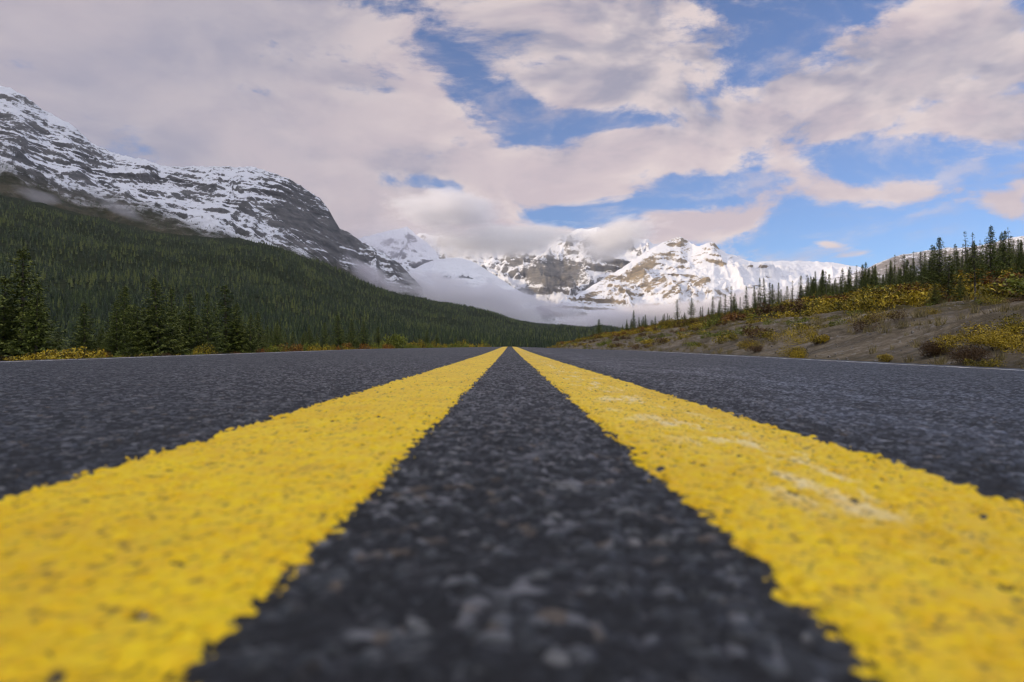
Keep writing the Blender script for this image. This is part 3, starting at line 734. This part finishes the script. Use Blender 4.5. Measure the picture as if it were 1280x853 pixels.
# hill forest: nearest ones as things, the rest as one mass
def simple_tree(h, r, seed, n=7, tiers=5, dense=1):
    q = np.random.default_rng(seed); V = []; Fc = []; var = []
    for k in range(tiers):
        t0 = k/tiers; zb = h*(.06+.90*t0*.98); zt = min(h, zb+h*(.42-.03*k)); rr = r*(1-t0)**.85*1.02+.02*h*.3
        b = len(V); V.append((0,0,zt)); var.append(.35)
        for j in range(n):
            a = j*2*np.pi/n + q.uniform(-.3,.3); l = rr*(1.15 if j % 2 else .62)*q.uniform(.75,1.25)
            V.append((np.cos(a)*l, np.sin(a)*l, zb + q.normal(0,.012)*h)); var.append(np.clip(.45+q.normal(0,.25),0,1))
        for j in range(n): Fc.append((b, b+1+j, b+1+(j+1)%n))
    return np.array(V), np.array(Fc), np.array(var)
def scatter(name, protos, P, hs, wid, rots, mat, shade):
    VV = []; FF = []; AA = []; base = 0
    which = rng.integers(0, len(protos), len(P))
    for k, (V, Fc, var) in enumerate(protos):
        m = np.where(which == k)[0]
        if len(m) == 0: continue
        c, s = np.cos(rots[m])[:,None], np.sin(rots[m])[:,None]
        x = (V[None,:,0]*c - V[None,:,1]*s)*wid[m][:,None]; y = (V[None,:,0]*s + V[None,:,1]*c)*wid[m][:,None]; z = V[None,:,2]*hs[m][:,None]
        W = np.stack([x+P[m,0][:,None], y+P[m,1][:,None], z+P[m,2][:,None]], -1).reshape(-1,3)
        f = (Fc[None] + (np.arange(len(m))*len(V))[:,None,None]).reshape(-1,Fc.shape[1]) + base
        VV.append(W); FF.append(f); AA.append(np.clip(var[None]+shade[m][:,None],0,1).ravel()); base += len(W)
    return mesh_np(name, np.vstack(VV), np.vstack(FF), mat, {'var': np.concatenate(AA)})
pts = []
tries = 0
while len(pts) < 640 and tries < 60000:
    tries += 1
    x = 26 + rng.random()**1.3*95; y = 18 + rng.random()**1.2*250
    if x/y > 1.3: continue
    if x/y < .43 and rng.random() > (.10 if x/y > .2 else .3): continue
    if any(abs(x-a) < 2.2 and abs(y-b) < 2.6 for a, b in pts[-900:]): continue
    pts.append((x, y))
pts = np.array(pts)
def tree_h(x, y): return rng.uniform(2.0, 4.5) if x > 40 else rng.uniform(1.4, 3.3)
hh = np.array([tree_h(x, y)*(1. if y < 200 else .8) for x, y in pts])
# keep the skyline: trees in front rows near the road stay low
ordr = np.argsort(pts[:,0] + pts[:,1]*.25)
ind = ordr[:165]; rest = ordr[165:]
k2 = ['full3','slim0','slim2','full1','full0','thin0']
for i in ind:
    x, y = pts[i]; 
    spruce(x, y, hh[i], k2[rng.integers(6)], 'dark green spruce in the dense stand covering the hill above the shrubs', 'spruces of the hill stand above the gravel bank', wide=rng.uniform(.9,1.3))
mid = []
for q in range(5):
    V, Fc, var = spruce_meshes(1., .20, 40+q, whorl=.052, clump=.028, n_b=7)
    mid.append((V, Fc, var))
P = np.stack([pts[rest,0], pts[rest,1], ground_z(pts[rest,0], pts[rest,1])-.1], -1)
tag(scatter('forest', mid, P, hh[rest], hh[rest]*rng.uniform(.9,1.25,len(rest)), rng.uniform(0,6.28,len(rest)), needles, rng.normal(0,.12,len(rest))),
    'dense spruce stand behind the nearest trees on the hill', 'forest', kind='stuff')

# far forest on the big slope
A = np.stack([X2, Y2, Z2], -1)
rows = 190
e1 = A[:rows-1,1:] - A[:rows-1,:-1]; e2 = A[1:rows,:-1] - A[:rows-1,:-1]
area = np.linalg.norm(np.cross(e1, e2), axis=-1)
cx = A[:rows-1,:-1,0]; cy = A[:rows-1,:-1,1]; Sc = S2[:rows-1,:-1]
uu = np.where(cy > 100, cx/np.maximum(cy,100)*F+U0, -9999)
vis = (uu > -140) & (uu < 900)
rr = np.hypot(cx, cy)
sp = np.interp(rr, [380,800,2000,3500,6000], [7.0,8.5,11.,15.,22.])
n2 = fbm(cx/160, cy/160, 4, 91)
# a thinning, ragged tree line at the top left; none on the scree patches
densf = np.where((Sc > .86) & (uu < 300), np.clip((1.0-Sc)/.14,0,1)*.9+.08, 1.) * np.where((n2 > .62) & (Sc > .6), .15, 1.)
lam = area/sp**2*vis*densf*1.15
cnt = rng.poisson(lam)
ii, jj = np.nonzero(cnt); rep = cnt[ii, jj]
ii = np.repeat(ii, rep); jj = np.repeat(jj, rep); a = rng.random((len(ii),1)); b = rng.random((len(ii),1))
P = A[ii,jj]*(1-a)*(1-b) + A[ii,jj+1]*a*(1-b) + A[ii+1,jj]*(1-a)*b + A[ii+1,jj+1]*a*b
hs = rng.uniform(.65,1.25,len(P))*np.interp(np.hypot(P[:,0],P[:,1]), [380,900,6000], [10.5,12.5,15.])
hs *= np.where((S2[ii,jj] > .9), .65, 1.)
near = [simple_tree(1., .17, 60+q, 8, 7) for q in range(5)]
farp = [simple_tree(1., .17, 80+q, 6, 4) for q in range(5)]
dn = np.hypot(P[:,0], P[:,1])
print('forest trees', len(P))
clumpv = fbm(P[:,0]/90, P[:,1]/90, 3, 95)*.28
mA_ = dn < 1000
Pz = P.copy(); Pz[:,2] -= .5
for m, pr in ((mA_, near), (~mA_, farp)):
    if m.sum() == 0: continue
    nm = 'forest'
    ob = scatter(nm, pr, Pz[m], hs[m], hs[m]*rng.uniform(.75,1.2,m.sum()), rng.uniform(0,6.28,m.sum()), forest_m, rng.normal(0,.26,m.sum())+clumpv[m])
    tag(ob, 'dark spruce forest at the foot of the snowy range' if m is mA_ else 'dark spruce forest climbing the lower slope of the snowy range', 'forest', kind='stuff')
# scattered trees above the tree line
G1 = np.stack([X, Y, Z], -1); q = G1.reshape(-1,3)
m = (q[:,1] > 900) & (q[:,2] > 250) & (q[:,2] + .23*q[:,0] < 225 + 60*fbm(q[:,0]/120, q[:,1]/120, 3, 97)) & (q[:,0]/q[:,1]*F+U0 > -60)
q = q[m]; q = q[rng.permutation(len(q))[:2600]] + np.c_[rng.uniform(-6,6,(min(2600,len(q)),2)), np.zeros(min(2600,len(q)))]
hs = rng.uniform(4,10,len(q)); print('krummholz', len(q))
tag(scatter('forest', farp, q, hs, hs*1.1, rng.uniform(0,6.28,len(q)), forest_m, rng.normal(0,.2,len(q))), 'scattered small spruces on the brown slope above the tree line', 'forest', kind='stuff')

# ------------------------------------------------------------------ shrubs
def m_leaf(stops):
    def f():
        v = attr('var'); oi = node('ShaderNodeObjectInfo', out=5)
        t = M('FRACT', v*.999 + 0.)
        rp = S.nt.nodes.new('ShaderNodeValToRGB'); e = rp.color_ramp.elements
        e[0].position = stops[0][0]; e[0].color = (*stops[0][1],1); e[1].position = stops[-1][0]; e[1].color = (*stops[-1][1],1)
        for p_, c_ in stops[1:-1]: q = e.new(p_); q.color = (*c_,1)
        S.nt.links.new(t.k, rp.inputs[0])
        return {'Base Color': S(rp.outputs[0]), 'Roughness': .6, 'Specular IOR Level': .25}
    return f
leafY = material('yellow_willow_leaves', m_leaf([(0,(.055,.045,.010)),(.35,(.22,.16,.012)),(.7,(.46,.33,.014)),(1,(.60,.45,.05))]))
leafO = material('olive_willow_leaves', m_leaf([(0,(.045,.042,.008)),(.4,(.15,.13,.014)),(.75,(.32,.25,.018)),(1,(.45,.34,.03))]))
leafR = material('russet_birch_leaves', m_leaf([(0,(.05,.018,.008)),(.45,(.19,.07,.016)),(.8,(.33,.14,.018)),(1,(.42,.24,.03))]))
leafG = material('green_willow_leaves', m_leaf([(0,(.045,.060,.009)),(.5,(.16,.19,.022)),(1,(.31,.32,.05))]))
leafB = material('brown_dwarf_birch', m_leaf([(0,(.045,.025,.012)),(.5,(.10,.058,.024)),(1,(.19,.11,.04))]))
twig = material('shrub_stems', lambda: {'Base Color': (.07,.05,.035), 'Roughness': .9})
def bush_mesh(seed, n=900, leaf=.045, lobes=7, flat=.62):
    r = np.random.default_rng(seed)
    C = np.stack([r.uniform(-.6,.6,lobes), r.uniform(-.5,.5,lobes), r.uniform(.25,.62,lobes)*flat*1.4], -1); Rr = r.uniform(.26,.46,lobes)
    k = r.integers(0, lobes, n); dv = r.normal(0,1,(n,3)); dv /= np.linalg.norm(dv,axis=1)[:,None]
    rad = Rr[k]*r.random(n)**.35
    c = C[k] + dv*rad[:,None]*np.array([1,1,.85]); c[:,2] = np.maximum(c[:,2], .02)
    a = r.normal(0,1,(n,3)); a[:,2] += .6; a /= np.linalg.norm(a,axis=1)[:,None]
    b = np.cross(a, r.normal(0,1,(n,3))); b /= np.linalg.norm(b,axis=1)[:,None]
    L = leaf*r.uniform(.7,1.5,n)[:,None]
    V = np.stack([c-a*L, c+b*L*.45, c+a*L, c-b*L*.45], 1).reshape(-1,3)
    var = np.clip(.5 + .30*r.normal(0,1,n) + .25*r.normal(0,1,lobes)[k]*.6, 0, .999)
    return V, np.arange(n*4).reshape(-1,4), np.repeat(var, 4)
def stems_mesh(seed, n=16):
    r = np.random.default_rng(seed); V = []; Fc = []
    for q in range(n):
        a = r.uniform(0,7); l = r.uniform(.3,.75); x0, y0 = r.normal(0,.12,2); b = len(V); w_ = .012
        x1, y1, z1 = x0+math.cos(a)*l*.8, y0+math.sin(a)*l*.8, r.uniform(.4,.85)
        V += [(x0-w_,y0,-.1),(x0+w_,y0,-.1),(x1+w_*.3,y1,z1),(x1-w_*.3,y1,z1),(x0,y0-w_,-.1),(x0,y0+w_,-.1),(x1,y1+w_*.3,z1),(x1,y1-w_*.3,z1)]
        Fc += [(b,b+1,b+2,b+3),(b+4,b+5,b+6,b+7)]
    return np.array(V), np.array(Fc)
BM = {}
def bush(x, y, s, mat, label, group=None, hs=1., seed=0, name='willow_bush', n=900, leaf=.045, z=None):
    k = (mat.name, seed, n)
    if k not in BM:
        V, Fc, var = bush_mesh(seed, n, leaf); a = mesh_np('leaves', V, Fc, mat, {'var': var}, link=False)
        V, Fc = stems_mesh(seed); b = mesh_np('stems', V, Fc, twig, link=False); BM[k] = (a, b)
    a, b = BM[k]
    o = bpy.data.objects.new(name, None); col.objects.link(o)
    o.location = (x, y, float(ground_z(x, y)) if z is None else z); o.scale = (s, s, s*hs); o.rotation_euler = (0,0,rng.uniform(0,6.28))
    tag(o, label, 'bush', group)
    for nm, me in (('leaves', a), ('stems', b)):
        c = bpy.data.objects.new(nm, me); c.parent = o; col.objects.link(c)
    return o
def bush_at(u, vtop, xl, mat, label, wpx, **kw):
    x, Y = at_u(u, xl); z = float(ground_z(x, Y)); s = wpx/F*Y*math.sqrt(1+(xl/Y)**2)*.5/.85
    h = CAMZ+(V0-vtop)/F*Y - z
    return bush(x, Y, s, mat, label, hs=max(.3, h/s/.95), **kw)
# the bright yellow willow belt and smaller bushes on the left verge
for q, (u_, v_, wpx) in enumerate([(38,438,46),(58,433,50),(82,430,54),(103,431,46),(120,437,34)]):
    lb = ['lowest outermost clump of the bright yellow willows below the tallest spruce','rounded clump of the bright yellow willows just right of the tallest spruce','tall middle clump of the bright yellow willows','clump of yellow willows right of the tall middle one','small end clump of the bright yellow willows beside russet stems'][q]
    bush_at(u_, v_, -16.5, leafY, lb, wpx, seed=q % 3, n=1500, leaf=.05)
bush_at(135, 436, -17, leafR, 'russet brown low shrub at the end of the yellow willows', 22, seed=4)
bush_at(165, 440, -16.5, leafO, 'low dull gold shrub below the knobbly tipped spruce', 30, seed=5, n=900)
bush_at(188, 439, -16.5, leafO, 'low dull gold shrub below the light green broad spruce', 34, seed=6, n=900)
bush_at(257, 425, -17, leafO, 'upright yellow bush standing between dark spruces of the roadside row', 30, seed=2, n=1200)
bush_at(247, 433, -16.5, leafY, 'small yellow sprig low beside the upright yellow bush', 14, seed=1, n=500)
for u_, v_, wpx, mt, lb in [(312,436,22,leafG,'green low bush past the dense spruces'),(330,430,22,leafR,'orange brown shrub at the road edge after the dense spruces'),(352,425,30,leafR,'largest orange russet shrub under the slender spruce'),(372,428,26,leafG,'olive green bush between two russet shrubs'),(392,432,24,leafO,'dull gold low bush halfway along the verge'),(432,430,34,leafO,'yellow green bush below the highest far spruce'),(455,433,24,leafO,'small yellow green bush past the highest far spruce')]:
    bush_at(u_, v_, -17, mt, lb, wpx, seed=int(u_) % 5)
bush_at(488, 412, -19, leafG, 'big rounded light green leafy bush in front of the dark forest', 40, seed=3, n=1500)
bush_at(471, 420, -18.5, leafG, 'smaller leafy bush joined to the big rounded light green one', 24, seed=1, n=900)
for q in range(46):
    u_ = rng.uniform(505, 622); bush_at(u_, rng.uniform(421, 429), -rng.uniform(15,19), [leafO,leafY,leafG,leafG][q%4], 'low yellow green bush in the belt along the far left verge', rng.uniform(9,16), seed=q % 5, group='bushes of the far left verge', n=500, leaf=.07)
for q in range(24):
    u_ = rng.uniform(330, 500); bush_at(u_, rng.uniform(424, 433), -rng.uniform(15,18), [leafG,leafO,leafY,leafR,leafG][q%5], 'low bright bush in the mixed belt below the far half of the spruce row', rng.uniform(12,24), seed=q % 5, group='bright bushes below the far half of the row', n=900, leaf=.05)
for q in range(30):
    u_ = rng.uniform(0, 500); bush_at(u_, np.interp(u_,[0,500],[443,432]) , -rng.uniform(14,20), [leafO,leafB,leafG,leafB][q%4], 'low dull shrub in the dark undergrowth at the foot of the left spruces', rng.uniform(14,26), seed=q % 5, group='undergrowth shrubs below the left spruces')
def bank_hit(u, v):
    Ys = np.linspace(4, 320, 6000); xs = (u-U0)/F*Ys; m = xs > 5.6
    Ys = Ys[m]; xs = xs[m]; g = ground_z(xs, Ys); r = CAMZ+(V0-v)/F*Ys
    k = np.argmax(g >= r) if (g >= r).any() else len(Ys)//2
    return float(xs[k]), float(Ys[k])
# right bank: named clumps and the shrub belt
named = [(925,386,19.5,leafR,'rounded orange russet shrub clump on the crest of the bank',60),(1060,367,22,leafR,'dark red shrub clump on the crest of the bank',44),(1155,352,23,leafR,'bright rust coloured shrub clump beneath the hilltop spruces',60),
 (1265,337,24,leafR,'orange brown shrub clump highest on the bank near the picture edge',60),(1120,372,20.5,leafY,'wide golden yellow shrub clump in the middle of the bank crest',80),(1255,356,20,leafY,'golden yellow shrub clump below the orange brown one',60),
 (1210,345,21,leafY,'yellow shrub clump around the bare trunked spruce',40),(985,378,21,leafR,'muted rusty shrub clump before the dark red one',40),(1010,392,18.5,leafO,'olive yellow shrub clump hanging over the gravel',60),
 (850,402,20,leafO,'yellow green shrub clump around the open spire spruce',40),(880,402,20,leafO,'dull green shrub clump at the foot of the bare trunked spruce on the gravel',36),(945,398,19,leafB,'dark brown shrub clump below the orange russet one',50),
 (1023,416,12.5,leafY,'yellow clump on the open gravel near the road',26),(1000,430,10.5,leafY,'low golden mat at the road edge of the gravel slope',40),(1110,442,8.5,leafY,'small golden tuft at the road edge in the middle of the bank',22),
 (1248,412,12,leafY,'large golden shrub low on the gravel near the picture edge',70),(1272,400,13,leafY,'golden shrub behind the large low one at the picture edge',30),(1215,430,10.5,leafB,'dark brown shrub beside the large low golden one',45),(1165,424,11.5,leafB,'dark brown shrub hanging on the bare gravel slope',40),(1230,448,8,leafO,'olive tuft at the road edge near the picture edge',30),
 (945,430,9.5,leafB,'isolated dark brown shrub at the road edge of the gravel slope',20)]
for q, (u_, v_, xl, mt, lb, wpx) in enumerate(named):
    hpx = min(26, wpx*.55)
    x_, Y_ = bank_hit(u_, v_+hpx) if xl < 18 else at_u(u_, xl)
    s_ = wpx/F*math.hypot(x_, Y_)*.5/.8
    if xl < 18: hs_ = hpx/F*Y_/s_/.9
    else: hs_ = max(.4, (CAMZ+(V0-v_)/F*Y_ - float(ground_z(x_, Y_)))/s_/.95)
    bush(x_, Y_, s_, mt, lb, hs=hs_, seed=q % 5, n=(5200 if x_ < 13 else 3000) if wpx > 35 else 1500, leaf=.023 if x_ < 13 and wpx > 35 else .030 if s_ > .6 else .042)
# belt: one mass of small shrubs over the crest and strips down the slope
mats = [leafY, leafO, leafR, leafB, leafG]
SB = [bush_mesh(200+q, 300, .058, 5) for q in range(5)]
SBN = [bush_mesh(220+q, 1100, .028, 6) for q in range(5)]
N = 4600
bx = 6.8 + rng.random(N)**1.1*32; by = 5 + rng.random(N)**1.25*270
nz_ = fbm(bx/7, by/9, 3, 131); hue = fbm(bx/9, by/12, 3, 141) + rng.normal(0,.16,N)
crest = sstep(13.5, 17.5, bx + nz_*3.5)
strip = sstep(-.05, .25, fbm((by+bx*.6)/5., bx/7, 3, 151))*sstep(6.8,8.5,bx)
keep = rng.random(N) < np.maximum(crest, strip)
bx, by, hue, crest = bx[keep], by[keep], hue[keep], crest[keep]
sz = np.where(crest > .5, rng.uniform(.65,1.25,len(bx)), rng.uniform(.28,.6,len(bx)))
sz = np.where((bx > 24), sz*.9, sz)
cls = np.select([hue > .42, hue > .10, hue > -.22, hue > -.45], [2, 0, 1, 3], 4)
cls = np.where((crest < .5) & (cls == 2), 3, cls)
for k in range(5):
  for far_, pro_ in ((True, SB), (False, SBN)):
    m = (cls == k) & ((np.hypot(bx, by) > 24) == far_)
    if m.sum() < 2: continue
    Pk = np.stack([bx[m], by[m], ground_z(bx[m], by[m])-.03], -1)
    ob = scatter('undergrowth', pro_, Pk, sz[m]*rng.uniform(.8,1.25,m.sum()), sz[m]*1.15, rng.uniform(0,6.28,m.sum()), mats[k], rng.normal(0,.06,m.sum()))
    tag(ob, ['golden yellow', 'olive yellow', 'russet red', 'dark brown', 'dull green'][k] + ' autumn undergrowth spread over the ' + ('far gravel bank and its crest' if far_ else 'near part of the gravel bank'), 'undergrowth', kind='stuff')
# verge grass / undergrowth left
N = 1500
bx = -7.0 - rng.random(N)*30; by = 4 + rng.random(N)**1.5*330
Pk = np.stack([bx, by, ground_z(bx, by)-.03], -1); sz = rng.uniform(.25,.6,N)*np.interp(-bx,[7,14,30],[.6,1.,1.4])
ob = scatter('undergrowth', SB, Pk, sz, sz*1.2, rng.uniform(0,6.28,N), leafO, rng.normal(-.15,.15,N))
tag(ob, 'low olive undergrowth along the spruce side verge', 'undergrowth', kind='stuff')

# dry grass tufts
def tuft(seed):
    r = np.random.default_rng(seed); V = []; var = []
    for q in range(26):
        a = r.uniform(0,7); l = r.uniform(.3,1.); x0, y0 = r.normal(0,.22,2); h = r.uniform(.5,1.)
        tx, ty = x0+math.cos(a)*l*.6, y0+math.sin(a)*l*.6
        V += [(x0-.03,y0,-.05),(x0+.03,y0+.02,-.05),(tx,ty,h)]; var += [r.uniform(0,1)]*3
    return np.array(V), np.arange(78).reshape(-1,3), np.array(var)
dry = material('dry_grass', m_leaf([(0,(.10,.085,.035)),(.5,(.22,.18,.07)),(1,(.36,.29,.13))]))
N = 9000
bx = np.where(rng.random(N) < .62, 4.6 + rng.random(N)**1.2*17, -4.5 - rng.random(N)*16); by = 3.5 + rng.random(N)**1.5*190
kp = fbm(bx/3, by/4, 3, 171) + rng.normal(0,.2,N) > -.05; bx, by = bx[kp], by[kp]; N = len(bx)
sz = rng.uniform(.10,.30,N)*np.clip(np.abs(bx)/9, .5, 1.3)
tag(scatter('grass', [tuft(q) for q in range(5)], np.stack([bx, by, ground_z(bx, by)], -1), sz, sz, rng.uniform(0,6.28,N), dry, rng.normal(0,.1,N)), 'dry straw coloured grass tufts along both road verges', 'grass', kind='stuff')

# loose stones on the bank
def stone_proto(seed):
    r = np.random.default_rng(seed)
    V = np.array([(0,0,1),(1,0,0),(0,1,0),(-1,0,0),(0,-1,0),(0,0,-1),(.6,.6,.5),(-.6,.6,.4),(-.6,-.6,.5),(.6,-.6,.45)], float)*r.uniform(.7,1.2,(10,3))*[1,.8,.6]
    Fc = [(0,6,1),(0,2,6),(6,2,1)] + [(0,2,7),(0,7,3),(2,3,7),(0,3,8),(0,8,4),(3,4,8),(0,4,9),(0,9,1),(4,1,9),(1,2,5),(2,3,5),(3,4,5),(4,1,5)]
    return V, np.array([(a, b, c) for a, b, c in Fc]), np.full(10, .5)
N = 9000
bx = 4.4 + rng.random(N)**1.2*13; by = 4 + rng.random(N)**1.4*120
Pk = np.stack([bx, by, ground_z(bx, by)], -1); sz = .012 + .05*rng.random(N)**3
stm = material('bank_stones', lambda: {'Base Color': mixc(noise(pos(), 3., 3, .6), (.10,.09,.075), (.32,.29,.25)), 'Roughness': .9})
tag(scatter('gravel', [stone_proto(q) for q in range(4)], Pk, sz, sz, rng.uniform(0,6.28,N), stm, np.zeros(N)), 'loose pale stones scattered over the gravel bank', 'gravel', kind='stuff')

# ------------------------------------------------------------------ mist and haze
def ellipsoid(name, u, v, Y, ru, rv, rd, dens, label, cut=.45, scale=3.2, wisp=2.2, tilt=0., col_=(.93,.90,.95), seed=0., soft=1.2):
    bpy.ops.mesh.primitive_uv_sphere_add(segments=24, ring_count=12, radius=1)
    o = bpy.context.object; o.name = name
    p = P3(u, v, Y); o.location = p
    o.scale = (ru/F*Y, rd, rv/F*Y); o.rotation_euler = (0, tilt, math.atan2(-p[0], p[1])*.6)
    def f():
        c = node('ShaderNodeTexCoord', out=3)          # object coordinates: the unit ball
        r = node('ShaderNodeVectorMath', {0: c}, operation='LENGTH', out=1)
        q = node('ShaderNodeVectorMath', {0: scalev(c, (1.*ru/80., 1., 1.*rv/30.)), 1: (seed, seed*1.7, 0)}, operation='ADD')
        n = noise(q, scale*.6, 5, .62, .3)
        fall = ss(r, 1., .15)
        dn = M('MAXIMUM', fall*soft + (n-.5)*wisp - cut, 0.)
        vol = S.nt.nodes.new('ShaderNodeVolumePrincipled')
        vol.inputs['Color'].default_value = (*col_, 1); vol.inputs['Anisotropy'].default_value = .1
        S.nt.links.new((M('MINIMUM', dn, 1.)*dens).k, vol.inputs['Density'])
        return {'volume': S(vol.outputs[0])}
    o.data.materials.clear(); o.data.materials.append(material(name+'_air', f))
    tag(o, label, 'mist', kind='stuff'); return o
ellipsoid('mist', 575, 380, 4700, 165, 40, 450, .015, 'mist bank lying in the valley behind the forested slope', cut=.16, wisp=4.2, scale=3.8, tilt=R(8), seed=1., col_=(.97,.96,.99))
ellipsoid('mist', 455, 345, 3950, 85, 24, 250, .010, 'mist tongue under the dark cliff of the snowy range', cut=.22, wisp=3.4, tilt=R(24), seed=2.)
ellipsoid('mist', 490, 305, 6000, 90, 36, 300, .0022, 'thin veil of cloud over the half hidden peak', cut=.05, seed=12.)
ellipsoid('mist', 690, 388, 4900, 60, 18, 300, .006, 'thin mist in front of the dark bluff', cut=.25, seed=3.)
ellipsoid('mist', 800, 399, 5600, 160, 24, 400, .018, 'mist layer at the foot of the sunlit peak', cut=.12, tilt=R(-6), seed=4., col_=(.98,.96,.98))
ellipsoid('mist', 930, 385, 5600, 110, 26, 400, .014, 'mist drifting up behind the right hand spruces', cut=.15, tilt=R(-10), seed=5., col_=(.98,.96,.98))
ellipsoid('mist', 610, 302, 8200, 135, 34, 500, .009, 'sunlit cloud wrapping the glacier headwall', cut=.38, seed=6., col_=(.985,.975,.97))
ellipsoid('mist', 660, 296, 8500, 105, 22, 400, .008, 'thin bright cloud on the snow dome above the rock wall', cut=.2, wisp=3., seed=14., col_=(.99,.98,.97))
ellipsoid('mist', 765, 300, 8300, 80, 36, 450, .010, 'cloud between the rock wall and the sunlit peak', cut=.34, tilt=R(-18), seed=7., col_=(.985,.975,.97))
ellipsoid('mist', 560, 262, 7800, 95, 38, 500, .010, 'cloud sitting on the half hidden peak', cut=.30, seed=8., col_=(.98,.97,.98))
ellipsoid('mist', 150, 262, 2250, 44, 13, 120, .008, 'thin wisp of mist above the forest on the snowy range', cut=.42, seed=9., tilt=R(20))
ellipsoid('mist', 50, 246, 2150, 44, 14, 120, .007, 'faint wisp of mist near the tree line at the picture edge', cut=.42, seed=10., tilt=R(12))
HTOP = max((o_.matrix_world @ Vector(c_)).z for o_ in sc.objects if o_.type == 'MESH' and o_.name.startswith('mountain') for c_ in o_.bound_box) + 20
print('haze top', HTOP)
def m_haze():
    vol = S.nt.nodes.new('ShaderNodeVolumePrincipled'); vol.inputs['Color'].default_value = (.86,.90,1.,1)
    vol.inputs['Density'].default_value = .000016; vol.inputs['Anisotropy'].default_value = .2
    return {'volume': S(vol.outputs[0])}
bpy.ops.mesh.primitive_cube_add(size=1)
o = bpy.context.object; o.name = 'haze'; o.scale = (24200, 24200, HTOP+100); o.location = (0, 0, (HTOP+100)/2-100)
o.data.materials.clear(); o.data.materials.append(material('haze_air', m_haze)); tag(o, 'thin blue haze filling the valley', 'haze', kind='stuff')
